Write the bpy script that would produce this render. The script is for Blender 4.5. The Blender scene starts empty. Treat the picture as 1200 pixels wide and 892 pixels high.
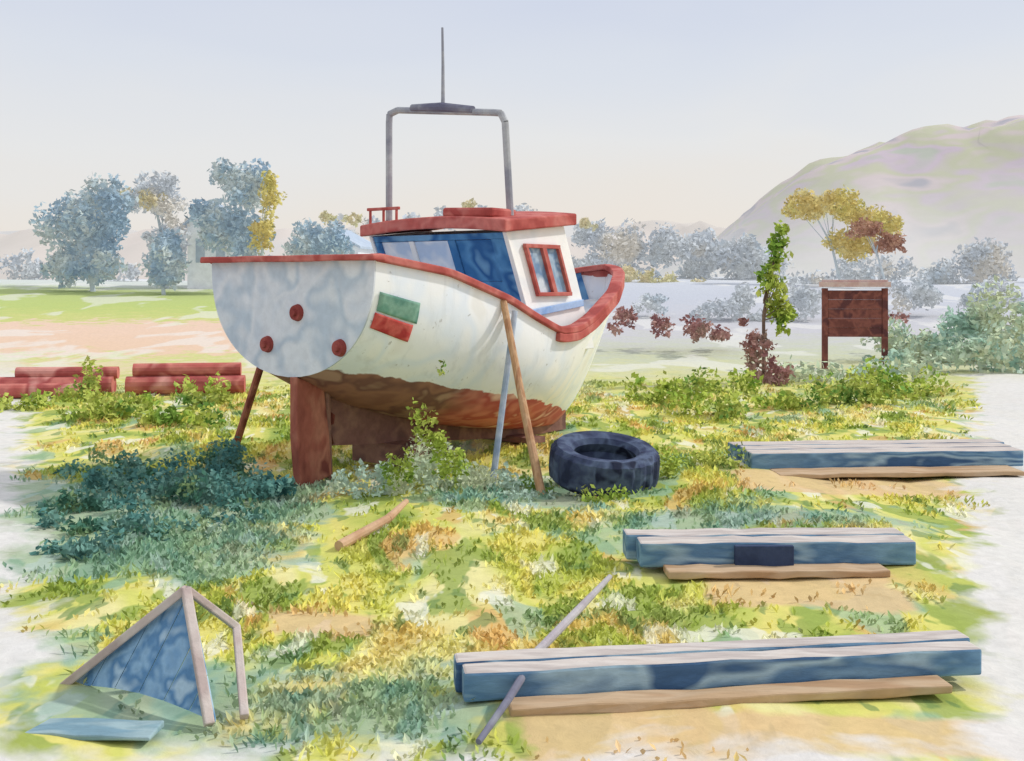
import bpy, math, random
import numpy as np
from mathutils import Vector, noise, Matrix
random.seed(7); rng=np.random.default_rng(7)
S=bpy.context.scene
D=bpy.data

# ------------------------------------------------------------ helpers
def lin(c,k=1.0):
    o=[]
    for v in c:
        v/=255.0
        v=v/12.92 if v<=0.04045 else ((v+0.055)/1.055)**2.4
        o.append(min(1,v*k))
    return (o[0],o[1],o[2],1)

def link_obj(o,parent=None):
    S.collection.objects.link(o)
    if parent: o.parent=parent
    return o

def mk(name,verts,faces,mat=None,parent=None,smooth=False,bevel=0,mi=None):
    me=D.meshes.new(name); me.from_pydata([tuple(v) for v in verts],[],faces); me.update()
    mats=mat if isinstance(mat,(list,tuple)) else [mat]
    for m in mats:
        if m: me.materials.append(m)
    if mi is not None:
        for p,i in zip(me.polygons,mi): p.material_index=i
    if smooth:
        for p in me.polygons: p.use_smooth=True
    o=D.objects.new(name,me); link_obj(o,parent)
    if bevel:
        b=o.modifiers.new('bev','BEVEL'); b.width=bevel; b.segments=2; b.limit_method='ANGLE'
    return o

def empty(name,loc=(0,0,0),rz=0):
    e=D.objects.new(name,None); e.location=loc; e.rotation_euler=(0,0,rz); e.empty_display_size=.3
    S.collection.objects.link(e); return e

def beam(name,p0,p1,w,h,mat,parent=None,up=(0,0,1),bevel=0.008,mi=None,seg=1,wob=0.0):
    p0=Vector(p0);p1=Vector(p1);d=(p1-p0).normalized();u=Vector(up)
    if abs(d.dot(u))>.98: u=Vector((0,1,0))
    r=d.cross(u).normalized(); u=r.cross(d).normalized()
    V=[];F=[]
    for i in range(seg+1):
        c=p0.lerp(p1,i/seg)
        for a,b in((-1,-1),(1,-1),(1,1),(-1,1)):
            V.append(c+r*(a*w/2+random.uniform(-wob,wob))+u*(b*h/2+random.uniform(-wob,wob)))
    F.append((0,1,2,3)); F.append(tuple(4*seg+k for k in(3,2,1,0)))
    idx=[1,1]
    for i in range(seg):
        for k in range(4):
            F.append((4*i+k,4*i+4+k,4*i+4+(k+1)%4,4*i+(k+1)%4)); idx.append(0 if k==2 else 1)
    return mk(name,V,F,mat,parent,bevel=bevel,mi=idx if isinstance(mat,(list,tuple)) else None)

def tube(V,F,p0,p1,r0,r1,n=8):
    p0=Vector(p0);p1=Vector(p1);d=(p1-p0).normalized()
    a=Vector((0,0,1)) if abs(d.z)<.9 else Vector((1,0,0))
    r=d.cross(a).normalized();u=r.cross(d)
    b=len(V)
    for c,rad in((p0,r0),(p1,r1)):
        for i in range(n):
            t=2*math.pi*i/n
            V.append(c+r*math.cos(t)*rad+u*math.sin(t)*rad)
    for i in range(n):
        F.append((b+i,b+(i+1)%n,b+n+(i+1)%n,b+n+i))
    F.append(tuple(b+n-1-i for i in range(n))); F.append(tuple(b+n+i for i in range(n)))

def pole(name,pts,r,mat,parent=None,n=10):
    V=[];F=[]
    for i in range(len(pts)-1):
        r0=r[i] if isinstance(r,list) else r; r1=r[i+1] if isinstance(r,list) else r
        tube(V,F,pts[i],pts[i+1],r0,r1,n)
    return mk(name,V,F,mat,parent,smooth=False)

# ------------------------------------------------------------ materials
def N(nt,t,**k):
    n=nt.nodes.new(t)
    for a,b in k.items(): setattr(n,a,b)
    return n
def mathn(nt,op,a,b=None,clamp=False):
    n=N(nt,'ShaderNodeMath',operation=op,use_clamp=clamp)
    for i,v in enumerate((a,b)):
        if v is None: continue
        if isinstance(v,(int,float)): n.inputs[i].default_value=v
        else: nt.links.new(v,n.inputs[i])
    return n.outputs[0]
def mixc(nt,f,a,b,mode='MIX'):
    n=N(nt,'ShaderNodeMix',data_type='RGBA',blend_type=mode)
    for i,v in((0,f),(6,a),(7,b)):
        if isinstance(v,(int,float,tuple)): n.inputs[i].default_value=v
        else: nt.links.new(v,n.inputs[i])
    return n.outputs[2]
def noisen(nt,vec,scale,detail=2,dist=0.3,rough=.5):
    n=N(nt,'ShaderNodeTexNoise'); n.inputs['Scale'].default_value=scale
    n.inputs['Detail'].default_value=detail; n.inputs['Distortion'].default_value=dist
    n.inputs['Roughness'].default_value=rough
    nt.links.new(vec,n.inputs['Vector']); return n.outputs[0]
def mapr(nt,v,a,b,c=0,d=1,smooth=False):
    n=N(nt,'ShaderNodeMapRange',clamp=True)
    if smooth: n.interpolation_type='SMOOTHSTEP'
    for i,x in enumerate((a,b,c,d)): n.inputs[i+1].default_value=x
    nt.links.new(v,n.inputs[0]); return n.outputs[0]
def mapping(nt,vec,scale=(1,1,1),loc=(0,0,0)):
    n=N(nt,'ShaderNodeMapping'); n.inputs['Scale'].default_value=scale; n.inputs['Location'].default_value=loc
    nt.links.new(vec,n.inputs[0]); return n.outputs[0]
def ramp(nt,f,stops,interp='LINEAR'):
    n=N(nt,'ShaderNodeValToRGB'); cr=n.color_ramp; cr.interpolation=interp
    while len(cr.elements)<len(stops): cr.elements.new(.5)
    for e,(p,c) in zip(cr.elements,stops): e.position=p; e.color=c
    nt.links.new(f,n.inputs[0]); return n.outputs[0]
def newmat(name):
    m=D.materials.new(name); m.use_nodes=True; nt=m.node_tree; nt.nodes.clear()
    try: m.cycles.emission_sampling='NONE'
    except Exception: pass
    out=N(nt,'ShaderNodeOutputMaterial'); bs=N(nt,'ShaderNodeBsdfPrincipled')
    bs.inputs['Roughness'].default_value=.85
    bs.inputs['Specular IOR Level'].default_value=.15
    nt.links.new(bs.outputs[0],out.inputs[0])
    return m,nt,bs,out

def blotch(nt,vec,cols,scale,k,off=0,soft=.12):
    n=len(cols); f=noisen(nt,mapping(nt,vec,loc=(off,off*.7,0)),scale,2,.25,.5)
    f=mapr(nt,f,.3,.7)
    stops=[]
    for i,c in enumerate(cols):
        c=lin(c,k)
        a=i/n; b=(i+1)/n; g=soft/n*3
        stops.append((a+g if i else 0,c)); stops.append((b-g if i<n-1 else 1,c))
    return ramp(nt,f,stops)

def leafshade(nt,out,col,up,emis=0):
    """thin leaf: reflects and transmits; shading normal eased towards the sky"""
    g=N(nt,'ShaderNodeNewGeometry'); a=N(nt,'ShaderNodeVectorMath',operation='ADD')
    nt.links.new(g.outputs['Normal'],a.inputs[0]); a.inputs[1].default_value=(0.3,-.3*up,up)
    nn=N(nt,'ShaderNodeVectorMath',operation='NORMALIZE'); nt.links.new(a.outputs[0],nn.inputs[0])
    d=N(nt,'ShaderNodeBsdfDiffuse'); t=N(nt,'ShaderNodeBsdfTranslucent'); ad=N(nt,'ShaderNodeAddShader')
    for s in(d,t):
        nt.links.new(col,s.inputs['Color']); nt.links.new(nn.outputs[0],s.inputs['Normal'])
    nt.links.new(d.outputs[0],ad.inputs[0]); nt.links.new(t.outputs[0],ad.inputs[1])
    res=ad.outputs[0]
    if emis:  # self-glow: haze on far leaves, lift for dark near ones
        e=N(nt,'ShaderNodeEmission'); nt.links.new(col,e.inputs[0]); e.inputs[1].default_value=emis
        a2=N(nt,'ShaderNodeAddShader'); nt.links.new(res,a2.inputs[0]); nt.links.new(e.outputs[0],a2.inputs[1]); res=a2.outputs[0]
    nt.links.new(res,out.inputs[0])

def wc(name,cols,scale=2.0,k=.85,bump=.15,vscale=(1,1,1),rough=.85,up=0,fine=.18,emis=0,basemist=None):
    m,nt,bs,out=newmat(name)
    tc=N(nt,'ShaderNodeTexCoord'); v=mapping(nt,tc.outputs['Object'],scale=vscale)
    off=random.uniform(0,50)
    col=blotch(nt,v,cols,scale,k,off)
    if basemist:  # paler towards the base, painted in as mist
        z0,z1,c=basemist
        sp=N(nt,'ShaderNodeSeparateXYZ'); nt.links.new(tc.outputs['Object'],sp.inputs[0])
        col=mixc(nt,mapr(nt,sp.outputs[2],z0,z1,1,0,True),col,lin(c,k))
    if up:
        leafshade(nt,out,col,up,emis); return m
    f2=noisen(nt,v,scale*6,4,.3,.65)
    col=mixc(nt,1.0,col,ramp(nt,mapr(nt,f2,.3,.7),[(0,(1-fine,)*3+(1,)),(1,(1,1,1,1))]),'MULTIPLY')
    nt.links.new(col,bs.inputs['Base Color']); bs.inputs['Roughness'].default_value=rough
    if emis:  # self-glow standing in for haze on far surfaces
        nt.links.new(col,bs.inputs['Emission Color']); bs.inputs['Emission Strength'].default_value=emis
    if bump:
        b=N(nt,'ShaderNodeBump'); b.inputs['Strength'].default_value=bump; b.inputs['Distance'].default_value=.03
        nt.links.new(f2,b.inputs['Height']); nt.links.new(b.outputs[0],bs.inputs['Normal'])
    return m

OCHRE=[(0.0,2.5,5.1,5.72),(1.4,2.8,7.6,8.4),(2.4,4.8,11.5,12.7),(-1.6,-.9,7.0,7.5)]
TEAL=[(-2.9,-.2,5.35,6.3),(-6.5,-1.9,8.3,12.5),(1,3.6,9.8,10.8),(-.8,.9,11,12.6)]  # teal ground; the patch left of the boat paints in its shadow
def meadow_color(nt,k=.72,sand=True):
    g=N(nt,'ShaderNodeNewGeometry'); pos=g.outputs['Position']
    sp=N(nt,'ShaderNodeSeparateXYZ'); nt.links.new(pos,sp.inputs[0]); X,Y=sp.outputs[0],sp.outputs[1]
    v=mapping(nt,pos,scale=(1,.45,.3))
    col=blotch(nt,v,[(160,176,84),(194,200,100),(226,216,122),(212,212,112),(232,224,156),(222,200,122),(192,198,100)],.9,k,3)
    def layer(col,loc,sc,th,c,f,kk=1.0):
        m=mapr(nt,noisen(nt,mapping(nt,v,loc=loc),sc,3,.4),th,th+.03)
        return mixc(nt,mathn(nt,'MULTIPLY',m,f),col,lin(c,k*kk))
    col=layer(col,(9,4,0),2.2,.545,(146,168,80),.8)
    col=layer(col,(31,14,0),1.7,.61,(222,178,116),.65)
    col=layer(col,(51,-14,0),1.3,.60,(148,184,158),.65)
    col=layer(col,(71,-4,0),3.6,.60,(114,144,84),.7)
    col=layer(col,(-21,34,0),2.6,.60,(238,236,216),.7,1.0)
    wob=noisen(nt,mapping(nt,pos,scale=(1,1.1,1),loc=(2,7,0)),1.3,4,.3,.6)
    w=mathn(nt,'MULTIPLY',mathn(nt,'SUBTRACT',wob,.5),1.5)
    def rect(x0,x1,y0,y1,soft=.12,ww=1.0):
        cx,hx,cy,hy=(x0+x1)/2,(x1-x0)/2,(y0+y1)/2,(y1-y0)/2
        a=mathn(nt,'SUBTRACT',hx,mathn(nt,'ABSOLUTE',mathn(nt,'SUBTRACT',X,cx)))
        b=mathn(nt,'SUBTRACT',hy,mathn(nt,'ABSOLUTE',mathn(nt,'SUBTRACT',Y,cy)))
        d=mathn(nt,'ADD',mathn(nt,'MINIMUM',a,b),mathn(nt,'MULTIPLY',w,ww))
        return mapr(nt,d,-soft/2,soft/2)
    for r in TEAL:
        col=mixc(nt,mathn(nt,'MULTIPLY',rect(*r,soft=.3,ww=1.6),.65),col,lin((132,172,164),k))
    for r in OCHRE:
        col=mixc(nt,mathn(nt,'MULTIPLY',rect(*r,soft=.1,ww=.45),.8),col,lin((224,190,144),k))
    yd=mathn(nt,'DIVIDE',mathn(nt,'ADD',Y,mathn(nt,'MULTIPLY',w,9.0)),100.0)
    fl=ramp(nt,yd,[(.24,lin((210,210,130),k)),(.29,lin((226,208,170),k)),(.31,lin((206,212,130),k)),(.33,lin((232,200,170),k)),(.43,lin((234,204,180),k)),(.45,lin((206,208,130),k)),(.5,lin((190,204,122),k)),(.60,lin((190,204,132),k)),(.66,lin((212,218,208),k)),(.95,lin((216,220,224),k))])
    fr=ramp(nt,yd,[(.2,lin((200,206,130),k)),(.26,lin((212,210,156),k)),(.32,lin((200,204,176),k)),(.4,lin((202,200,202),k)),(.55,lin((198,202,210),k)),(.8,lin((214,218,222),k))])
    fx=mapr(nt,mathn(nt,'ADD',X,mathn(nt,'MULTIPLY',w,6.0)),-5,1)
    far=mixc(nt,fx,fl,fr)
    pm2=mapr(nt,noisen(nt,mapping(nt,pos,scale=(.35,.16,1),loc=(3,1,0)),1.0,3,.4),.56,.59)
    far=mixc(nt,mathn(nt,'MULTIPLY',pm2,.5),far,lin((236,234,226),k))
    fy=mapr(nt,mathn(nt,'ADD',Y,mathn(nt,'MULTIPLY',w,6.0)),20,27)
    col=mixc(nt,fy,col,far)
    if sand:
        e1=mathn(nt,'ADD',mathn(nt,'SUBTRACT',X,mathn(nt,'MULTIPLY',Y,.42)),.1)
        e2=mathn(nt,'SUBTRACT',mathn(nt,'MULTIPLY',X,-1),mathn(nt,'ADD',mathn(nt,'MULTIPLY',Y,.44),0))
        e3=mathn(nt,'SUBTRACT',5.25,Y)
        e=mathn(nt,'MAXIMUM',mathn(nt,'MAXIMUM',e1,e2),e3)
        pm=mapr(nt,mathn(nt,'ADD',e,mathn(nt,'MULTIPLY',w,1.2)),-.14,.2)
        nearm=mapr(nt,Y,24,34,1,0)
        col=mixc(nt,mathn(nt,'MULTIPLY',mathn(nt,'MULTIPLY',pm,nearm),.95),col,lin((240,236,230),.80))
    return col,pos

def sand_e(x,y):
    return max(x-.42*y+.1, -x-.44*y, 5.25-y)

def ground_mat():
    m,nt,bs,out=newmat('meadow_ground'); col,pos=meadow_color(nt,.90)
    f=noisen(nt,pos,9,4,.4,.7)
    col=mixc(nt,1.0,col,ramp(nt,mapr(nt,f,.3,.7),[(0,(.86,.86,.86,1)),(1,(1.03,1.03,1.03,1))]),'MULTIPLY')
    nt.links.new(col,bs.inputs['Base Color']); bs.inputs['Roughness'].default_value=.95
    b=N(nt,'ShaderNodeBump'); b.inputs['Strength'].default_value=.22; b.inputs['Distance'].default_value=.04
    nt.links.new(f,b.inputs['Height']); nt.links.new(b.outputs[0],bs.inputs['Normal'])
    return m
def grass_mat():
    m,nt,bs,out=newmat('meadow_grass'); col,pos=meadow_color(nt,.76,sand=False)
    leafshade(nt,out,col,2.4)
    return m

M_white=wc('white_paint',[(248,246,242),(250,248,244),(240,242,242),(250,248,246)],1.1,.97,.08,fine=.05,rough=.6)
M_red=wc('red_oxide_rail',[(170,78,72),(192,98,90),(206,122,112),(180,86,80)],2.2,.95,.1,fine=.2,rough=.75)
M_blue=wc('blue_paint',[(66,122,176),(96,152,200),(56,106,162),(128,176,212)],1.8,.98,.1,fine=.15,rough=.7)
M_pale=wc('pale_blue_glass',[(214,224,238),(236,240,246),(196,214,236)],2.2,1,.02,rough=.4,fine=.05)
M_grey=wc('grey_galvanised',[(152,154,164),(168,170,176),(186,188,190)],3,.9,.1,rough=.7)
M_dgrey=wc('dark_grey_metal',[(112,112,132),(128,128,144),(146,148,158)],3,.9,.1)
M_rudder=wc('rudder_wood',[(146,82,70),(172,102,86),(190,126,104),(134,74,66)],3.2,.9,.15,fine=.25,vscale=(1,1,.5))
M_keel=wc('keel_brown',[(146,106,96),(164,124,108),(128,94,88)],2.5,.85,.15,fine=.25)
M_tan=wc('prop_timber',[(206,160,118),(218,176,136),(190,140,104)],3,.85,.2,vscale=(3,3,.6),fine=.2)
M_bgrey=wc('blue_grey_timber',[(166,182,202),(190,200,214),(150,168,192)],3,.95,.15,fine=.15)
M_bside=wc('blue_beam_side',[(88,126,158),(124,160,186),(96,132,164),(160,188,202),(72,104,140)],2.2,1.0,.25,vscale=(.5,2,2),fine=.25)  # blue on beam sides, ends and undersides
M_btop=wc('pale_wood_top',[(230,216,204),(238,228,218),(214,202,194),(232,222,214)],2.2,.76,.25,vscale=(.5,3,1),fine=.2)  # paler wood on beam tops only
M_ochre=wc('ochre_timber',[(218,184,144),(228,198,162),(206,168,130)],2,.72,.2,vscale=(.5,3,1),fine=.18)
M_bark=wc('bark',[(150,126,112),(130,108,98),(166,144,130)],3,.8,.2)
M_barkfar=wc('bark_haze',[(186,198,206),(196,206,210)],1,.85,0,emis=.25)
M_rubber=wc('old_rubber',[(50,58,84),(70,80,108),(96,110,136),(40,46,68)],3.5,.85,.2,fine=.25,rough=.8)
M_rust=wc('rusty_red',[(196,104,96),(212,130,118),(176,90,86),(224,160,148)],1.2,.95,.15,fine=.2)
M_dirt_red=wc('brown_boards',[(122,74,68),(148,92,82),(106,66,66)],3,.9,.15,fine=.2)
M_pink=wc('pink_cap',[(222,184,176),(232,204,196)],3,.85,.1)

# ------------------------------------------------------------ terrain
def sm(a,b,x):
    t=max(0,min(1,(x-a)/(b-a))); return t*t*(3-2*t)
def gz(x,y):
    z=2.25*sm(26,78,y)
    near=1-sm(20,40,y)
    z+=near*(.10*noise.noise(Vector((x*.55,y*.4,1.3)))+.035*noise.noise(Vector((x*1.9,y*1.3,5))))
    z-=near*.02
    z+= .5*noise.noise(Vector((x*.05,y*.05,9)))*sm(40,80,y)
    return z
def build_ground():
    ys=list(np.arange(-4,32,.22))+list(np.arange(32,100,2))+list(np.geomspace(100,4000,24))
    V=[];F=[];nx=110
    for y in ys:
        W=7+max(y,0)*1.3
        for i in range(nx):
            t=i/(nx-1)*2-1; x=W*t
            V.append((x,y,gz(x,y)))
    for j in range(len(ys)-1):
        for i in range(nx-1):
            a=j*nx+i; F.append((a,a+1,a+nx+1,a+nx))
    mk('ground',V,F,ground_mat(),smooth=True)
build_ground()

def build_hill(name,pts,y0,y1,mat,seed,rgh=.12,n=110,mrows=26):
    xs=[p[0] for p in pts]; zs=[p[1] for p in pts]
    V=[];F=[]
    X=np.linspace(xs[0],xs[-1],n); H=np.interp(X,xs,zs)
    k=np.ones(5)/5; H=np.convolve(np.pad(H,2,mode='edge'),k,'valid')
    for j in range(mrows):
        t=j/(mrows-1); y=y0+(y1-y0)*t
        prof=math.sin(math.pi*min(1,t))**.8
        for x,h in zip(X,H):
            q=noise.fractal(Vector((x*.03+seed,y*.03,seed)),1,2,5)
            V.append((x,y,h*prof*(1+rgh*q)-1+1.5*q*prof))
    for j in range(mrows-1):
        for i in range(n-1):
            a=j*n+i; F.append((a,a+1,a+n+1,a+n))
    return mk(name,V,F,mat,smooth=True)
M_hill=wc('hill_heath_haze',[(196,200,186),(212,198,206),(206,206,178),(220,206,204),(184,182,190)],.05,.66,0,vscale=(1,1,2.2),emis=.30,fine=.04,basemist=(-2,32,(232,230,224)))  # haze and base mist painted into the colour, with added glow
M_far=wc('far_hills_haze',[(232,224,214),(238,228,218),(226,224,220)],.01,.62,0,emis=.22,fine=.03)  # distance haze put into a pale colour and slight glow
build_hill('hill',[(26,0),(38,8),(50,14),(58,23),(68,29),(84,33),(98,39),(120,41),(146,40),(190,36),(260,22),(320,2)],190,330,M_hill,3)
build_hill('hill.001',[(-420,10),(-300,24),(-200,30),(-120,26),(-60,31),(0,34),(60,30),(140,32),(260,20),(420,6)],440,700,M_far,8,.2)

# ------------------------------------------------------------ foliage
def leafcloud(clumps,n,size,jit=.35,flat=.0,dens=1.0):
    V=[];F=[]
    subs=[]
    tot=sum((c[3]*c[4]*c[5])**(1/1.5) for c in clumps)
    for c in clumps:
        ns=max(4,int(34*((c[3]*c[4]*c[5])**(1/1.5))/tot*len(clumps)**.5)+3)
        for _ in range(ns):
            d=Vector((random.gauss(0,1),random.gauss(0,1),random.gauss(0,1))).normalized()*random.uniform(.25,.9)
            subs.append((c[0]+d.x*c[3],c[1]+d.y*c[4],c[2]+d.z*c[5],random.uniform(.22,.5)*(c[3]+c[5])/2*dens,min(c[3],c[4],c[5])))
    wts=[s[3]**1.8 for s in subs]
    for s in random.choices(subs,wts,k=n):
        d=Vector((random.gauss(0,1),random.gauss(0,1),random.gauss(0,1)*.8)).normalized()*s[3]*(random.random()**.5)
        p=Vector((s[0],s[1],s[2]))+d
        a=Vector((random.gauss(0,1),random.gauss(0,1),random.gauss(0,1)-flat)).normalized()
        b=a.cross(Vector((random.gauss(0,1),random.gauss(0,1),random.gauss(0,1)))).normalized()
        L=size*random.uniform(.6,1.5); w=L*random.uniform(.4,.7)
        i=len(V)
        V+= [p-a*L*.5,p+b*w*.5,p+a*L*.5,p-b*w*.5]; F.append((i,i+1,i+2,i+3))
    return V,F

def tree(name,base,crown,leafmat,n,size,trunk_r=.2,barkmat=None,dens=1.0):
    e=empty(name,base)
    b=Vector(base)
    V=[];F=[]
    top=Vector(crown[0][:3])-b; mid=top*.5; mid.x+=random.uniform(-.1,.1)*top.length
    tube(V,F,(0,0,-.3),mid,trunk_r,trunk_r*.7); tube(V,F,mid,top,trunk_r*.7,trunk_r*.2)
    for c in crown:
        q=Vector(c[:3])-b
        for _ in range(3):
            t=q+Vector((random.uniform(-1,1)*c[3],random.uniform(-1,1)*c[4],random.uniform(0,1)*c[5]))*.6
            tube(V,F,mid*random.uniform(.8,1.2),t,trunk_r*.35,trunk_r*.06,6)
    mk('trunk',V,F,barkmat or M_bark,e)
    cl=[(c[0]-b.x,c[1]-b.y,c[2]-b.z,c[3],c[4],c[5]) for c in crown]
    V,F=leafcloud(cl,n,size,dens=dens)
    mk('crown',V,F,leafmat,e)
    return e
def bush(name,clumps,mat,n,size):
    V,F=leafcloud(clumps,n,size); return mk(name,V,F,mat)

L_blue=wc('leaf_haze_blue',[(166,188,204),(184,202,212),(208,216,214),(176,196,208),(212,214,204)],.35,.50,0,emis=.42,up=1.6)  # far leaf materials carry air haze as pale colour and glow
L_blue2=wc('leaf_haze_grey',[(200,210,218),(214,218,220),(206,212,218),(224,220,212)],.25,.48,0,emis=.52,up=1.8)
L_yel=wc('leaf_autumn_haze',[(208,200,130),(224,212,146),(214,196,134),(230,220,168)],.5,.55,0,emis=.32,up=1.4)
L_olive=wc('leaf_olive_haze',[(210,206,168),(222,212,180),(214,210,180)],.5,.5,0,emis=.45,up=1.5)
L_brown=wc('leaf_brown_haze',[(160,122,110),(180,142,124),(196,162,136)],.8,.58,0,emis=.25,up=1)
L_green=wc('leaf_fresh',[(136,168,78),(178,194,92),(200,206,114),(118,156,80)],1.2,.66,0,up=1.6,emis=.03)
L_teal_shade=wc('leaf_teal_shade',[(84,132,130),(104,152,144),(134,174,162),(88,134,114),(156,180,126)],1.5,.62,0,up=1.8,emis=.06)  # teal leaves stand in for the boat's cast shadow
L_pteal=wc('leaf_pale_teal',[(176,204,188),(200,214,190),(212,218,186),(186,206,190)],.7,.60,0,up=1.6,emis=.16)  # glow added to lift the bushes out of shade
L_mar=wc('leaf_maroon',[(146,104,106),(168,126,122),(188,152,144),(152,128,116)],1.5,.6,0,up=1,emis=.1)

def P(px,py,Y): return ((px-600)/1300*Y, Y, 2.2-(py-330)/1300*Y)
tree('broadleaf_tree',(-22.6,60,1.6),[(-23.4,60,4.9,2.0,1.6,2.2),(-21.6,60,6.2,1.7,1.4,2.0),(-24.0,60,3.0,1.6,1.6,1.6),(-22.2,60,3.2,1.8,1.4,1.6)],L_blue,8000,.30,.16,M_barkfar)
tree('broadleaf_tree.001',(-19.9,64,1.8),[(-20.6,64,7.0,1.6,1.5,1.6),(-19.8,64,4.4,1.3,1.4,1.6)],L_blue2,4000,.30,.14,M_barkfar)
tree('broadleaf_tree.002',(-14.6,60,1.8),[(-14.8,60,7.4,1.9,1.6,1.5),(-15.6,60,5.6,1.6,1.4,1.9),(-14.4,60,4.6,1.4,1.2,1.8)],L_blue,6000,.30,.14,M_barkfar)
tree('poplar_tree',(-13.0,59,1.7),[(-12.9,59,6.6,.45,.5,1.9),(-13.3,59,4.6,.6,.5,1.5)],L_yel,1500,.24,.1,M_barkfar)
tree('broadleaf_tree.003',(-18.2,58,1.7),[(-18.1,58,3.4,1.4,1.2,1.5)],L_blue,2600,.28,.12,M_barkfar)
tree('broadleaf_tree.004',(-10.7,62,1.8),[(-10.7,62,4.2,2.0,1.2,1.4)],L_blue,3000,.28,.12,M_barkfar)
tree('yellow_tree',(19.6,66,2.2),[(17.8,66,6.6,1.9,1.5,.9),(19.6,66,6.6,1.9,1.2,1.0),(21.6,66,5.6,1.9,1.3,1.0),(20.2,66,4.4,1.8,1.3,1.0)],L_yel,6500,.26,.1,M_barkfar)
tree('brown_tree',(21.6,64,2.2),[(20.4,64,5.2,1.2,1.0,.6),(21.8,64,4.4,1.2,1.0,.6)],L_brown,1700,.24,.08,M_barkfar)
def mass(name,lst,Y,mat,n,size,asp=1.35,dj=3):
    cl=[]
    for px,py,r in lst:
        p=P(px,py,Y); u=Y/1300
        cl.append((p[0],Y+random.uniform(-dj,dj),p[2],r*u*asp,1.5,r*u))
    V,F=leafcloud(cl,n,size,dens=1.25); return mk(name,V,F,mat)
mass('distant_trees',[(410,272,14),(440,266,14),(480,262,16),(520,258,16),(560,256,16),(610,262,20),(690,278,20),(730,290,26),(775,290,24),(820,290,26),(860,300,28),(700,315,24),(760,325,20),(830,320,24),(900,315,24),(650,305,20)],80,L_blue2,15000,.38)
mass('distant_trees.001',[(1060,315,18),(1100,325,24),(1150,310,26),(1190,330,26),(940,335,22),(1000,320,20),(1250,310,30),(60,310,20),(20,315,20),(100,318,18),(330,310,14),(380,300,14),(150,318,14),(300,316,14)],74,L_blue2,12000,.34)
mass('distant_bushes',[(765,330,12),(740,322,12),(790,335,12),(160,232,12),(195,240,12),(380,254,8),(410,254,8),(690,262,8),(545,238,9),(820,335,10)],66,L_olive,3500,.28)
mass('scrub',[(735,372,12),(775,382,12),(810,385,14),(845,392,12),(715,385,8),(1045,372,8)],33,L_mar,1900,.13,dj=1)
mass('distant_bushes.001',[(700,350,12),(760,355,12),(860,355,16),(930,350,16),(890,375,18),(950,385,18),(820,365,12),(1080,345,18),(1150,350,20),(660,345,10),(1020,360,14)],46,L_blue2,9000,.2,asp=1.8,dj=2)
tree('slender_tree',(5.45,24,0),[(5.75,24,3.0,.22,.25,.62),(5.60,24,2.1,.34,.3,.6),(5.82,24,1.5,.3,.3,.5)],L_green,900,.14,.05)
bush('red_shrub',[(5.2,23.6,.75,.36,.3,.55),(5.5,23.6,.3,.5,.35,.35),(5.0,23.8,1.3,.14,.2,.3)],L_mar,900,.12)
bush('bush',[(11.2,30,.5,1.6,1,1.0),(13.0,30,.9,1.6,1,1.2),(9.6,27,.1,1.2,.8,.5),(12,27,.2,1.6,1,.7),(8.2,25,.1,1.2,.6,.5),(6.8,24.5,.2,.9,.6,.6)],L_pteal,8500,.17)
bush('bush.001',[(3.3,18.6,.1,.9,.5,.35),(4.8,19.5,.1,1.0,.6,.4),(6.2,20,.1,1.1,.6,.45),(2.6,20.5,.1,.9,.5,.4),(7.6,22,.1,1.1,.6,.5),(4.2,22,.1,1.1,.6,.45)],L_green,4800,.11)
bush('bush.002',[(-8.5,19,.1,.8,.5,.3),(-6.6,18,.1,.9,.5,.3),(-5.4,19.5,.1,.8,.4,.4),(-7.8,20.6,.5,.2,.2,.6),(-7.9,20.5,.1,.7,.4,.35),(-5.2,17,.1,.8,.4,.25)],L_green,3400,.1)

# ------------------------------------------------------------ distant houses
def house(name,x,y,z,w,d,h,rh,rot,wall,roof):
    e=empty(name,(x,y,z),rot)
    V=[(-w/2,-d/2,-1),(w/2,-d/2,-1),(w/2,d/2,-1),(-w/2,d/2,-1),(-w/2,-d/2,h),(w/2,-d/2,h),(w/2,d/2,h),(-w/2,d/2,h),(0,-d/2,h+rh),(0,d/2,h+rh)]
    mk('walls',V,[(0,1,5,8,4),(2,3,7,9,6),(1,2,6,5),(3,0,4,7)],wall,e)
    o=.25
    for sgn in(-1,1):
        a=Vector((sgn*(w/2+o),0,h-o*rh/(w/2))); b=Vector((0,0,h+rh+.06))
        V=[(a.x,-d/2-o,a.z+.05),(b.x,-d/2-o,b.z),(b.x,d/2+o,b.z),(a.x,d/2+o,a.z+.05)]
        V+=[(p[0],p[1],p[2]+.15) for p in V]
        mk('roof',V,[(0,1,2,3),(7,6,5,4),(0,4,5,1),(1,5,6,2),(2,6,7,3),(3,7,4,0)],roof,e)
    for k in(-1,1):
        beam('window',(k*w*.22,-d/2-.03,h*.35),(k*w*.22,-d/2-.03,h*.75),.5,.05,L_w,e)
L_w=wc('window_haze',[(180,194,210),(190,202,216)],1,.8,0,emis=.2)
W_h=wc('house_wall_haze',[(228,232,238),(236,238,240)],.5,.85,0,emis=.25)  # far walls and roofs: air haze put in as paleness and glow
R_h=wc('house_roof_haze',[(184,198,214),(198,210,222)],.5,.8,0,emis=.22)
house('white_house',-17.6,66,2.1,2.6,4,3.4,1.2,.1,W_h,R_h)
house('white_house.001',-11.6,74,2.2,4.2,4,2.2,1.1,-.2,W_h,R_h)

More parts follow.
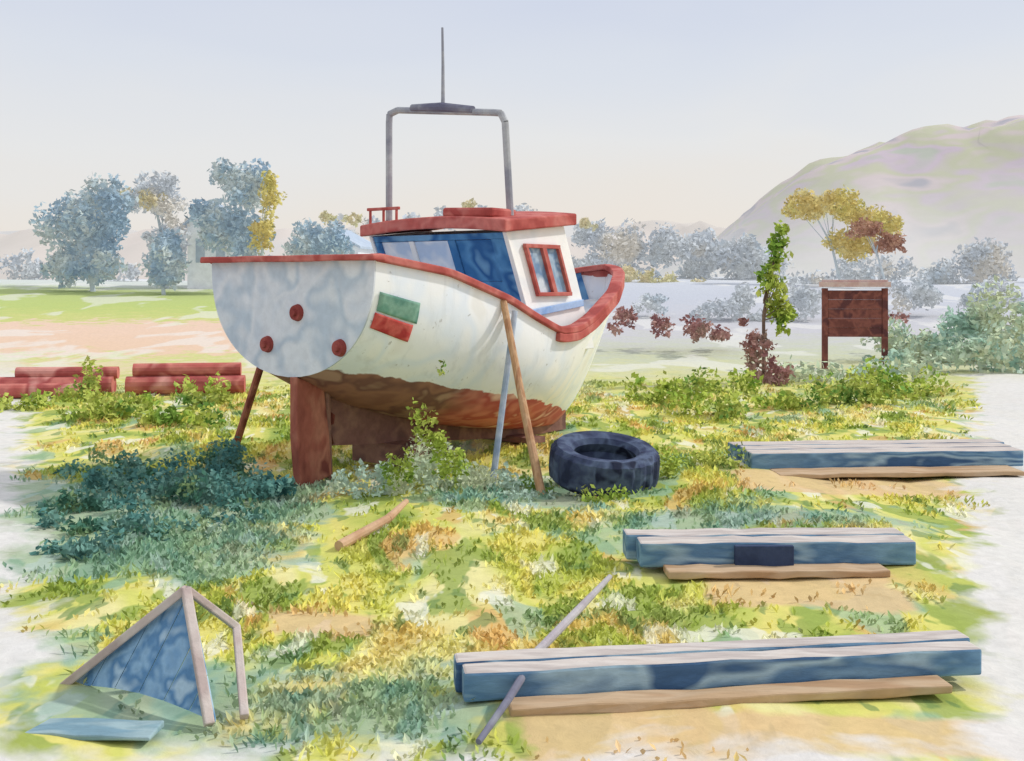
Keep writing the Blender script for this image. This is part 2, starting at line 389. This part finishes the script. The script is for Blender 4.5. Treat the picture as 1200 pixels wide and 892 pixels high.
# ------------------------------------------------------------ boat
BANG=math.atan2(.79,.60)
boat=empty('fishing_boat',(-2.45,12.2,0),BANG)
S_=[0,1,2,2.5,3.05,3.5,4,5,5.8,6.3,6.5]
B_=[1.32,1.45,1.52,1.52,1.50,1.46,1.38,1.10,.70,.32,.03]
R_=[2.42,2.27,1.96,1.75,1.56,1.57,1.70,2.02,2.26,2.36,2.40]
KS=[0,.5,1,2,3,4,5,5.5,6,6.3,6.5]
K_=[1.15,.90,.72,.46,.28,.15,.10,.36,.98,1.62,2.30]
def smoothinterp(xs,ys):
    xs=np.array(xs);ys=np.array(ys)
    xx=np.linspace(xs[0],xs[-1],261); yy=np.interp(xx,xs,ys)
    k=np.hanning(17);k/=k.sum()
    pad=8
    left=2*yy[0]-yy[1:pad+1][::-1]; right=2*yy[-1]-yy[-pad-1:-1][::-1]
    yy2=np.convolve(np.concatenate([left,yy,right]),k,'valid')
    return lambda s: float(np.interp(s,xx,yy2))
fb=smoothinterp(S_,B_);fr_=smoothinterp(S_,R_);fk=smoothinterp(KS,K_)
def hull(s,t,side,off=0):
    b=max(.02,fb(s)+off); zr=fr_(s); zk=fk(s); w=sm(2.2,6.2,s)
    u=1-(1-t)**2.5; f1=max(0,u)**(1/1.95)
    f2=t**.85
    f=f1*(1-w)+f2*w
    return Vector((s,side*(b*f),zk+(zr-zk)*t))
ST=list(np.linspace(0,6.5,48)); TT=[ (i/18)**1.6 for i in range(19)]
V=[];F=[]
for s in ST:
    for side in(-1,1):
        for t in TT: V.append(hull(s,t,side))
n=len(TT); row=2*n
for j in range(len(ST)-1):
    for q in range(2):
        for i in range(n-1):
            a=j*row+q*n+i
            f=(a,a+row,a+row+1,a+1)
            F.append(f if q==0 else f[::-1])
m,nt,bs,out=newmat('hull_paint')
tc=N(nt,'ShaderNodeTexCoord'); ob=tc.outputs['Object']; sp=N(nt,'ShaderNodeSeparateXYZ'); nt.links.new(ob,sp.inputs[0])
white=blotch(nt,ob,[(250,250,250),(248,248,248),(238,243,250),(250,250,250),(244,242,238)],1.2,.98,4)
red=blotch(nt,ob,[(200,100,96),(212,130,120),(184,88,86),(234,190,180)],1.8,.98,9)
brn_shade=blotch(nt,ob,[(150,104,90),(168,120,102),(134,94,86),(188,150,132)],2.0,.92,14)  # brown stands in for shade on the bottom paint aft
bot=mixc(nt,mapr(nt,mathn(nt,'ADD',sp.outputs[0],mathn(nt,'MULTIPLY',noisen(nt,ob,1.5,3),1.5)),2.3,2.9),brn_shade,red)
wl=mathn(nt,'ADD',mathn(nt,'SUBTRACT',1.27,mathn(nt,'MULTIPLY',sp.outputs[0],.185)),mathn(nt,'MULTIPLY',mathn(nt,'SUBTRACT',noisen(nt,ob,3,4),.5),.16))
msk=mapr(nt,mathn(nt,'SUBTRACT',wl,sp.outputs[2]),-.006,.006)
st=noisen(nt,mapping(nt,ob,scale=(6,6,.5)),1.0,4,.2,.6)
white=mixc(nt,mapr(nt,st,.54,.8,0,.45),white,lin((200,202,204),.9))
chip=noisen(nt,ob,9,4,.2,.65)
white=mixc(nt,mathn(nt,'MULTIPLY',mapr(nt,chip,.66,.69),.55),white,lin((176,170,164),.9))
col=mixc(nt,msk,white,bot)
nt.links.new(col,bs.inputs['Base Color']); bs.inputs['Roughness'].default_value=.6
bp=N(nt,'ShaderNodeBump'); bp.inputs['Strength'].default_value=.12; bp.inputs['Distance'].default_value=.02
nt.links.new(chip,bp.inputs['Height']); nt.links.new(bp.outputs[0],bs.inputs['Normal'])
mk('hull',V,F,m,boat,smooth=True)
V=[]
for t in TT[::-1]: V.append(hull(0,t,-1)+Vector((-.02,0,0)))
for t in TT[1:]: V.append(hull(0,t,1)+Vector((-.02,0,0)))
nT=len(V); V+= [v+Vector((.05,0,0)) for v in V]
F=[tuple(range(nT))[::-1],tuple(range(nT,2*nT))]+[(i,(i+1)%nT,(i+1)%nT+nT,i+nT) for i in range(nT)]
M_tran=wc('transom_paint',[(206,214,224),(222,226,232),(194,206,218),(226,230,234)],1.6,.98,.1,fine=.14)
mk('transom',V,F,M_tran,boat)
M_fit=wc('fitting_red',[(150,72,68),(172,92,84)],6,.9,.2)
for y,z in((-.16,1.86),(.33,1.50),(-.82,1.50)):
    V=[];F=[]; tube(V,F,(-.07,y,z),(-.02,y,z),.08,.095,20); tube(V,F,(-.10,y,z),(-.07,y,z),.035,.04,12)
    mk('transom_fitting',V,F,M_fit,boat)
path=[]
ss=list(np.linspace(0,6.5,60))
for s in ss: path.append((s,-1))
for s in ss[::-1][1:]: path.append((s,1))
pts=[Vector((s,sd*fb(s),fr_(s))) for s,sd in path]
def sweep(name,pts,wi,wo,h,mat,dz=0,closed=True):
    V=[];F=[];n=len(pts)
    c=Vector((3,0,0))
    for i,p in enumerate(pts):
        a=pts[(i-1)%n] if closed or i else p; b=pts[(i+1)%n] if closed or i<n-1 else p
        d=(b-a); d.z=0
        d.normalize(); nrm=Vector((d.y,-d.x,0))
        if nrm.dot(p-c)<0 : nrm=-nrm
        nrm=nrm.normalized()
        for q,zz in((wo,-h/2),(wo,h/2),(-wi,h/2),(-wi,-h/2)):
            V.append(p+nrm*q+Vector((0,0,zz+dz)))
    rg=n if closed else n-1
    for i in range(rg):
        for k in range(4):
            F.append((4*i+k,4*((i+1)%n)+k,4*((i+1)%n)+(k+1)%4,4*i+(k+1)%4))
    if not closed:
        F+=[(0,1,2,3),tuple(4*(n-1)+k for k in(3,2,1,0))]
    return mk(name,V,F,mat,boat,bevel=.015)
sweep('rail_cap',pts,.12,.06,.085,M_red,dz=.03,closed=False)
beam('transom_rail',(-.03,-1.40,2.45),(-.03,1.40,2.45),.2,.07,M_red,boat,bevel=.015,seg=6,wob=.006)
bowp=[Vector((s,sd*(fb(s)+.004),fr_(s)-.065)) for s,sd in path if s>2.9]
sweep('bow_strake',bowp,.02,.052,.11,M_red,closed=False)
V=[];F=[]
for s in ST[:-1]:
    zr=fr_(s); zk=fk(s); tt=max(0.02,(zr-.42-zk)/(zr-zk))
    b=max(.015,fb(s)-.07); b2=max(.01,abs(hull(s,tt,1).y)-.07)
    V+=[(s,-b,zr),(s,-b2,zr-.42),(s,b2,zr-.42),(s,b,zr)]
mi=[]
for j in range(len(ST)-3):
    a=4*j
    for k in range(3):
        F.append((a+k,a+k+1,a+5+k,a+4+k)); mi.append(1 if k==1 else 0)
M_deck=wc('deck_paint',[(226,230,234),(176,198,222),(238,238,236)],1.2,.95,.1)
mk('inner_bulwark_and_deck',V,F,[M_blue,M_deck],boat,mi=mi)
def patch(name,s0,s1,t0,t1,mat):
    V=[];F=[];n=8
    for j in range(n+1):
        for i in range(n+1):
            s=s0+(s1-s0)*j/n; t=t0+(t1-t0)*i/n
            V.append(hull(s,t,-1,off=.012)+Vector((0,-.006,0)))
    for j in range(n):
        for i in range(n):
            a=j*(n+1)+i; F.append((a,a+n+1,a+n+2,a+1))
    o=mk(name,V,F,mat,boat,smooth=True); sd=o.modifiers.new('s','SOLIDIFY'); sd.thickness=.008; return o
M_gp=wc('green_patch',[(116,164,144),(138,178,158),(104,150,134)],4,.95,.1,fine=.2)
M_rp=wc('red_patch',[(206,80,76),(218,106,98),(190,68,68)],4,.95,.1,fine=.2)
patch('green_flag_patch',.06,.60,.60,.755,M_gp)
patch('red_flag_patch',.05,.56,.46,.585,M_rp)
V=[];F=[];n=0
ks=list(np.linspace(.45,5.3,24))
for s in ks:
    zt_=fk(s)+.06; zb=min(zt_-.12, .38-.085*s if s<4.2 else .02)
    for a,z in((-.05,zt_),(.05,zt_),(.05,zb),(-.05,zb)): V.append((s,a,z))
for j in range(len(ks)-1):
    for k in range(4): F.append((4*j+k,4*j+4+k,4*j+4+(k+1)%4,4*j+(k+1)%4))
F+=[(0,1,2,3),tuple(4*(len(ks)-1)+k for k in(3,2,1,0))]
mk('keel',V,F,M_keel,boat)
V=[(-.06,0,1.16),(.34,0,1.02),(.42,0,.5),(.46,0,.02),(-.0,0,-.10),(-.06,0,.5)]
W=[Vector(v)+Vector((.03,-.16,0)) for v in V]+[Vector(v)+Vector((.03,-.04,0)) for v in V]
k=len(V)
mk('rudder',W,[tuple(range(k)),tuple(range(2*k-1,k-1,-1))]+[(i,i+k,(i+1)%k+k,(i+1)%k) for i in range(k)],M_rudder,boat,bevel=.015)
V=[];F=[]; tube(V,F,(.50,-.10,-.1),(.45,-.10,1.05),.045,.045); mk('rudder_post',V,F,M_keel,boat)
V=[];F=[]; tube(V,F,(.5,0,.52),(.95,0,.6),.035,.035); mk('prop_shaft',V,F,M_dgrey,boat)
for a in(0,2.1,4.2):
    c=Vector((.56,0,.53)); d=Vector((0,math.cos(a),math.sin(a))); e2=Vector((.3,-math.sin(a),math.cos(a))).normalized()
    mk('prop_blade',[c,c+d*.1+e2*.06,c+d*.2+e2*.03,c+d*.2-e2*.03,c+d*.1-e2*.06],[(0,1,2,3,4)],M_rudder,boat)

# cabin
def cs(u,z): return 2.35+(2.8-z)*.45+u*1.28
CW=1.20; CP=1.10
zt=lambda u:2.80+.12*u
def wall_side(y,th,name):
    zb=1.30
    V=[]
    for dy in(0,th):
        V+=[(cs(0,zb),y+dy,zb),(cs(1,zb),y+dy,zb),(cs(1,zt(1)),y+dy,zt(1)),(cs(0,zt(0)),y+dy,zt(0))]
    mk(name,V,[(0,1,2,3),(7,6,5,4),(0,4,5,1),(1,5,6,2),(2,6,7,3),(3,7,4,0)],M_white,boat,bevel=.01)
wall_side(-CW,.05,'cabin_side_wall'); wall_side(CP-.05,.05,'cabin_side_wall')
def aftbox(name,y0,y1,z0,z1,u,th,mat,proud=0):
    V=[]
    for du in(0,th):
        for y,z in((y0,z0),(y1,z0),(y1,z1),(y0,z1)):
            V.append((cs(0,z)+u+du-proud,y,z))
    return mk(name,V,[(3,2,1,0),(4,5,6,7),(0,1,5,4),(1,2,6,5),(2,3,7,6),(3,0,4,7)],mat,boat,bevel=.006)
aftbox('cabin_aft_lintel',-CW+.052,CP-.052,2.72,2.795,.02,.05,M_blue)
aftbox('cabin_aft_post',-CW+.052,-.92,1.3,2.718,.02,.05,M_blue)
aftbox('cabin_aft_post',-.34,-.22,1.3,2.718,.02,.05,M_blue)
aftbox('cabin_aft_post',.36,.44,2.10,2.718,.02,.05,M_white)
aftbox('cabin_aft_post',.94,CP-.052,1.3,2.718,.02,.05,M_blue)
aftbox('cabin_aft_lower',-.218,.938,1.3,2.098,.02,.05,M_blue)
aftbox('cabin_door',-.918,-.342,1.3,2.20,.035,.03,M_blue)
aftbox('cabin_aft_glass',-.918,-.342,2.202,2.716,.045,.01,M_blue)
aftbox('cabin_aft_glass',-.218,.358,2.10,2.716,.045,.01,M_pale)
aftbox('cabin_aft_glass',.442,.938,2.10,2.716,.045,.01,M_pale)
aftbox('cabin_front_wall',-CW+.052,CP-.052,1.3,2.9,1.22,.05,M_white)
aftbox('corner_trim',-CW-.012,-CW+.05,1.32,2.795,-.012,.03,M_white)
ys=-CW-.03
def sp_(u,z,dy=0): return (cs(u,z),ys+dy,z)
def fr(name,u0,z0,u1,z1,w=.045): beam(name,sp_(u0,z0),sp_(u1,z1),w,.055,M_red,boat,up=(0,1,0),bevel=.006)
ua,ub,uc=.22,.50,.76; za,zb=2.04,2.64
M_cg=wc('cabin_glass',[(140,170,198),(176,196,214),(120,150,184),(216,226,234)],3,.95,0,rough=.3)
for a,b in((ua,ub-.015),(ub+.015,uc)):
    fr('window_frame',a,za,a,zb);fr('window_frame',b,za,b,zb)
    beam('window_frame',sp_(a-.02,za,-.004),sp_(b+.02,za,-.004),.05,.05,M_red,boat,up=(0,1,0),bevel=.006)
    beam('window_frame',sp_(a-.02,zb,-.004),sp_(b+.02,zb,-.004),.05,.05,M_red,boat,up=(0,1,0),bevel=.006)
    V=[sp_(a,za,.02),sp_(b,za,.02),sp_(b,zb,.02),sp_(a,zb,.02)]
    mk('window_glass',V,[(0,1,2,3)],M_cg,boat)
beam('cabin_side_trim',(cs(-.02,1.83),ys+.0,1.80),(cs(1.0,2.02),ys,2.02-.1),.09,.03,wc('trim_blue',[(140,176,224),(170,196,232)],3,1,.05),boat,up=(0,1,0))
V=[];F=[];nu,nv=6,12
for lay in(0,1):
    for j in range(nu+1):
        for i in range(nv+1):
            u=-.10+1.20*j/nu; f_=i/nv; y=-(CW+.10)+(CW+CP+.12)*f_
            z=2.80+.12*u+.07*(1-(2*f_-1)**2)+ (0 if lay==0 else .15)
            V.append((cs(u,2.85),y,z))
o_=(nu+1)*(nv+1)
for j in range(nu):
    for i in range(nv):
        a=j*(nv+1)+i; F.append((a,a+1,a+nv+2,a+nv+1)); F.append(tuple(q+o_ for q in(a,a+nv+1,a+nv+2,a+1)))
for i in range(nv):
    F.append((i,i+o_,i+1+o_,i+1)); a=nu*(nv+1)+i; F.append((a,a+1,a+1+o_,a+o_))
for j in range(nu):
    a=j*(nv+1); b=a+nv+1; F.append((a,b,b+o_,a+o_)); a+=nv;b+=nv; F.append((a,a+o_,b+o_,b))
mk('cabin_roof',V,F,M_red,boat,bevel=.02)
beam('roof_hatch',(cs(.2,2.85),-1.0,3.04),(cs(.2,2.85),-.2,3.07),.5,.12,M_red,boat,bevel=.03)
for y in(.55,.78,1.02): beam('roof_rail_post',(cs(-.02,2.85),y,2.95),(cs(-.02,2.85),y,3.14),.03,.03,M_red,boat)
beam('roof_rail',(cs(-.02,2.85),.5,3.15),(cs(-.02,2.85),1.07,3.15),.04,.04,M_red,boat)
gx=2.70
g=[(gx,1.14,2.9),(gx,1.14,4.34),(gx,1.05,4.46),(gx,.9,4.50),(gx,-.72,4.32),(gx,-.85,4.30),(gx,-.92,4.18),(gx+.05,-.97,2.9)]
g=[(a,min(b,1.06),c) for a,b,c in g]
pole('gantry_frame',g,.045,M_grey,boat)
pole('gantry_light_bar',[(gx-.02,.62,4.50),(gx-.02,.1,4.46),(gx-.02,-.42,4.38)],[.05,.065,.05],M_dgrey,boat)
pole('antenna_mast',[(gx,.10,4.5),(gx,.10,5.0),(gx,.11,5.50)],[.026,.02,.015],M_grey,boat)
V=[];F=[]
for p in((gx+.05,-.97,3.02),(gx,1.06,3.02)): tube(V,F,(p[0],p[1],2.9),p,.07,.06)
mk('gantry_feet',V,F,M_red,boat)
V=[];F=[]; tube(V,F,(5.4,0,1.6),(5.4,0,2.3),.06,.06); mk('bow_bollard',V,F,M_blue,boat)
beam('thwart',(4.5,-1.05,1.62),(4.5,1.05,1.62),.25,.06,M_blue,boat)

def w(s,y,z): 
    return (-2.45+.605*s-.796*y, 12.2+.796*s+.605*y, z)
pr=empty('timber_prop',(0,0,0)); pole('pole',[(.32,11.82,-.1),(.1,12.35,.95),(-.10,12.78,1.98)],[.05,.045,.04],M_tan,pr)
pr=empty('timber_prop.001',(0,0,0)); pole('pole',[w(1.55,-1.62,-.1),w(2.0,-1.60,1.86)],[.04,.035],M_bgrey,pr)
pr=empty('timber_prop.002',(0,0,0)); pole('pole',[(-3.62,14.3,-.1),(-3.0,13.5,1.35)],[.05,.045],M_rudder,pr)
for i,(s,h) in enumerate(((1.6,.26),(4.0,.08))):
    b_=empty('keel_block' if i==0 else 'keel_block.001'); beam('timber',w(s,-.5,h/2),w(s,.5,h/2),.3,h,M_keel,b_)

# ------------------------------------------------------------ tyre
ty=empty('old_tyre',(1.0,12.05,.22)); ty.rotation_euler=(math.radians(10),math.radians(4),0)
V=[];F=[]
Ro,Ri,H=.60,.34,.20
prof=[(Ri,-H*.55),(Ri+.03,-H*.85),(Ri+.1,-H),(Ro-.07,-H),(Ro-.01,-H*.75),(Ro,-H*.3),(Ro,H*.3),(Ro-.01,H*.75),(Ro-.07,H),(Ri+.1,H),(Ri+.03,H*.85),(Ri,H*.55),(Ri+.06,0)]
na=72;npf=len(prof)
for i in range(na):
    a=2*math.pi*i/na
    for k,(r,z) in enumerate(prof):
        rr=r-(.018 if (k in(5,6,4,7) and i%3==0) else 0)
        V.append((rr*math.cos(a),rr*math.sin(a),z))
for i in range(na):
    for k in range(npf):
        F.append((i*npf+k,((i+1)%na)*npf+k,((i+1)%na)*npf+(k+1)%npf,i*npf+(k+1)%npf))
mk('rubber',V,F,M_rubber,ty)

# ------------------------------------------------------------ beams & things
def bigbeam(name,p0,p1,wd,h,planks=1,gap=.012,lower=0.0):
    e=empty(name); p0=Vector(p0);p1=Vector(p1); d=(p1-p0).normalized(); r=Vector((d.y,-d.x,0))
    for k in range(planks):
        off=(k-(planks-1)/2)*(wd/planks)
        beam('plank',p0+r*off+d*random.uniform(0,.08)*k,p1+r*off-d*random.uniform(0,.15)*k,wd/planks-gap,h-(.012*k),[M_btop,M_bside],e,bevel=.016,seg=14,wob=.006)
    if lower:
        z=Vector((0,0,-p0.z+.008))
        q=r*(wd/2+lower/2+.01)
        beam('lower_timber',p0+q+z+d*.25,p1+q+z-d*.3,lower,.05,M_ochre,e,bevel=.01,seg=12,wob=.008)
    return e
b1=bigbeam('wooden_beam',(-.30,5.92,.085),(2.62,6.32,.085),.32,.17,2,lower=.16)
pole('iron_strut',[(.05,5.82,.12),(-.02,5.62,.08),(-.16,5.3,.0)],[.022,.02,.016],M_dgrey,b1)
b2=bigbeam('wooden_beam.001',(.90,8.74,.10),(3.12,8.80,.10),.48,.20,2,lower=.24)
beam('clamp_block',(1.70,8.475,.10),(2.15,8.475,.10),.05,.17,wc('dark_block',[(54,66,94),(68,82,112)],4,.85,.2),b2)
b3=bigbeam('wooden_beam.002',(2.70,13.3,.11),(6.1,13.55,.11),.9,.22,3,lower=.4)
st=empty('driftwood_stick'); pole('stick',[(.14,6.28,.1),(.42,6.75,.22),(.62,7.0,.34)],[.026,.024,.016],wc('grey_stick',[(196,186,190),(208,202,202)],4,.85,.2),st)
st=empty('driftwood_stick.001'); pole('stick',[(-1.42,9.1,.03),(-1.1,9.8,.1),(-.98,10.3,.16)],[.045,.04,.025],wc('orange_stick',[(220,182,146),(206,164,128)],4,.85,.2),st)
rb=empty('rusty_pipe')
pole('pipe',[(-9.9,21.4,.16),(-7.75,21.6,.16)],.20,M_rust,rb,14); pole('pipe_2',[(-9.9,21.05,.12),(-8.3,21.2,.12)],.14,M_rust,rb,14)
pole('pipe_3',[(-9.6,21.5,.42),(-7.7,21.7,.42)],.12,M_rust,rb,14)
rb=empty('rusty_pipe.001')
pole('pipe',[(-7.4,21.3,.2),(-5.2,21.6,.2)],.18,M_rust,rb,14)
pole('pipe_2',[(-7.3,21.4,.48),(-5.3,21.7,.48)],.14,M_rust,rb,14)
# notice board
nb=empty('notice_board',(8.65,28,.08),-.08)
for x in(-.74,.74): beam('post',(x,0,-.2),(x,0,1.95),.14,.12,M_dirt_red,nb)
for i in range(5): beam('board',(-.665,-.015*(i%2),.84+i*.235),(.665,-.015*(i%2),.84+i*.235),.06,.232,M_dirt_red,nb,bevel=.004)
beam('cap',(-.86,0,2.05),(.86,0,2.05),.3,.13,M_pink,nb)
beam('cap_rim',(-.8,0,2.14),(.8,0,2.14),.2,.05,M_pink,nb)
# trestle bottom-left
tr=empty('wooden_trestle')
A=(-1.74,5.92,.56);Lb=(-2.44,6.02,.0);Rr=(-1.50,5.50,.0);Bq=(-1.54,6.2,.27);R2=(-1.35,5.60,.0)
M_tw=wc('trestle_wood',[(226,206,196),(232,218,208),(212,192,184)],3,.72,.25,fine=.15)
beam('leg_1',A,Lb,.05,.045,M_tw,tr);beam('leg_2',A,Rr,.05,.045,M_tw,tr);beam('ridge',A,Bq,.045,.04,M_tw,tr);beam('leg_3',Bq,R2,.045,.04,M_tw,tr)
a=Vector(A);l=Vector(Lb);r=Vector(Rr)
M_tb=wc('trestle_boards',[(112,152,188),(140,176,204),(96,138,176),(172,198,214)],5,1,.2,fine=.18)
for i in range(6):
    t0=i/6+.002;t1=(i+1)/6-.002
    def pt(t,v):
        top=l.lerp(a,t*2) if t<.5 else a.lerp(r,(t-.5)*2)
        bot=l.lerp(r,t)+Vector((0,0,.05*math.sin(math.pi*t)))
        return bot.lerp(top,v)+Vector((0.02,.035,0))
    V=[pt(t0,0),pt(t1,0),pt(t1,.97),pt(t0,.97)]
    n_=len(V); V+=[v+Vector((.0,.02,0)) for v in V]
    mk('board',V,[tuple(range(n_)),tuple(range(2*n_-1,n_-1,-1))]+[(q,q+n_,(q+1)%n_+n_,(q+1)%n_) for q in range(n_)],M_tb,tr)
lp=empty('loose_plank'); beam('board',(-2.45,5.42,.02),(-1.72,5.38,.02),.20,.03,wc('teal_plank',[(150,182,190),(172,198,202),(136,170,184)],2,.8,.2,vscale=(1,3,1)),lp,seg=6,wob=.006)

# ------------------------------------------------------------ weeds around boat
def gcl(l):
    return [(x,y,gz(x,y)+z,rx,ry,rz) for x,y,z,rx,ry,rz in l]
bush('shade_weeds',gcl([(-3.4,12.6,.15,.6,.4,.35),(-3.9,11.7,.1,.6,.4,.24),(-3.3,11.2,.1,.6,.4,.22),(-4.0,10.6,.05,.6,.4,.18),(-3.2,10.0,.04,.6,.4,.14),(-2.7,11.5,.1,.5,.4,.26),(-3.6,9.3,.02,.6,.3,.12),(-4.6,12.5,.05,.6,.4,.22),(-3.9,9.9,.02,.5,.4,.13),(-2.6,10.6,.03,.5,.4,.15)]),L_teal_shade,11000,.062)  # dark foliage placed as the boat's shadow on the grass
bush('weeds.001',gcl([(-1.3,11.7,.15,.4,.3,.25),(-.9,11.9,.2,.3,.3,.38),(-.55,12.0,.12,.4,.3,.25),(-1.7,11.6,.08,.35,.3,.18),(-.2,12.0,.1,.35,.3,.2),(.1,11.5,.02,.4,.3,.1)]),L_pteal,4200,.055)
bush('climbing_weed',gcl([(-.95,11.45,.8,.14,.1,.26),(-.75,11.5,.55,.18,.12,.25),(-.62,11.45,.35,.25,.15,.2),(-.72,11.4,1.3,.03,.04,.26),(-1.15,11.4,.3,.2,.15,.22)]),L_green,1000,.055)
bush('weeds.002',gcl([(.2,12.1,.05,.3,.2,.16),(1.75,12.4,.08,.4,.25,.2),(1.3,12.7,.2,.6,.2,.22),(2.3,13,.05,.5,.3,.22),(1.0,11.35,.02,.6,.15,.08)]),L_green,2400,.055)

# ------------------------------------------------------------ grass
def inrect(x,y,R,pad=0): 
    return any(a-pad<x<b+pad and c-pad<y<d+pad for a,b,c,d in R)
NV=44000
V=np.zeros((NV*4,3)); cnt=0
BE=[(-.35,2.7,5.45,6.55),(.85,3.2,8.1,9.05),(2.6,6.2,12.3,14.05),(-2.5,-1.6,5.3,5.6)]
while cnt<NV:
    y=5.0+ (rng.random()**1.35)*19; x=(rng.random()*2-1)*(.55*y+1)
    q=noise.noise(Vector((x*.9,y*.6,3)))
    e=sand_e(x,y)+1.1*q
    if e>-.1 or (e>-.6 and rng.random()<.6): continue
    if inrect(x,y,BE): continue
    if inrect(x,y,OCHRE) and rng.random()<.85: continue
    q2=noise.noise(Vector((x*1.1+9,y*.6,7)))
    if q2<-.05 and rng.random()<.85: continue
    sc=.7+.03*y
    for _ in range(5):
        if cnt>=NV: break
        h=(.018+.042*rng.random())*(1+1.2*max(0,q2))*sc; wd=(.008+.011*rng.random())*sc
        a=rng.normal()*.5; xx=x+rng.normal()*.05; yy=y+rng.normal()*.05
        z=gz(xx,yy)
        lx,ly=rng.normal()*h*.6,rng.normal()*h*.6
        cx,cy=math.cos(a)*wd,math.sin(a)*wd
        V[cnt*4]=(xx,yy,z-.01);V[cnt*4+1]=(xx+cx+lx*.5,yy+cy+ly*.5,z+h*.55);V[cnt*4+2]=(xx+lx,yy+ly,z+h);V[cnt*4+3]=(xx-cx+lx*.5,yy-cy+ly*.5,z+h*.55)
        cnt+=1
me=D.meshes.new('grass'); me.from_pydata(V.tolist(),[],[(4*i,4*i+1,4*i+2,4*i+3) for i in range(NV)]); me.materials.append(grass_mat()); me.update()
link_obj(D.objects.new('grass',me))

# ------------------------------------------------------------ light, sky
sun_dir=Vector((.94,.26,0)).normalized(); el=math.radians(40)
sd=Vector((sun_dir.x*math.cos(el),sun_dir.y*math.cos(el),math.sin(el)))
L=D.lights.new('sun','SUN'); L.energy=2.4; L.angle=math.radians(2); L.color=(1,.965,.92)
so=D.objects.new('sun',L); so.rotation_euler=(-sd).to_track_quat('-Z','Y').to_euler(); so.location=sd*50; S.collection.objects.link(so)
W=D.worlds.new('World'); S.world=W; W.use_nodes=True; nt=W.node_tree; nt.nodes.clear()
out=N(nt,'ShaderNodeOutputWorld'); bg=N(nt,'ShaderNodeBackground'); bg.inputs[1].default_value=.1
sky=N(nt,'ShaderNodeTexSky',sky_type='NISHITA'); sky.sun_disc=False; sky.sun_elevation=el; sky.sun_rotation=math.atan2(sd.x,sd.y)
tc=N(nt,'ShaderNodeTexCoord'); sp=N(nt,'ShaderNodeSeparateXYZ'); nt.links.new(tc.outputs['Generated'],sp.inputs[0])
nz=noisen(nt,mapping(nt,tc.outputs['Generated'],scale=(1,1,3)),2.6,3,.5)
zz=mathn(nt,'ADD',sp.outputs[2],mathn(nt,'MULTIPLY',mathn(nt,'SUBTRACT',nz,.5),.12))
c10=lambda c,k=1.0: tuple(v*10*k for v in lin(c)[:3])+(1,)
grad=ramp(nt,zz,[(0,c10((240,228,216))),(.07,c10((236,231,225))),(.12,c10((233,233,233))),(.19,c10((222,227,236))),(.26,c10((212,219,235))),(.55,c10((226,230,240),1.15))])
mx=mixc(nt,.95,sky.outputs[0],grad)
nt.links.new(mx,bg.inputs[0]); nt.links.new(bg.outputs[0],out.inputs[0])

# ------------------------------------------------------------ camera
c=D.cameras.new('camera'); c.lens=39; c.sensor_width=36; c.shift_y=-(446-330)/1200; c.clip_end=8000
co=D.objects.new('camera',c); co.location=(0,0,2.2); co.rotation_euler=(math.radians(90),0,0); S.collection.objects.link(co); S.camera=co
S.view_settings.view_transform='Standard'; S.view_settings.look='None'; S.view_settings.exposure=0
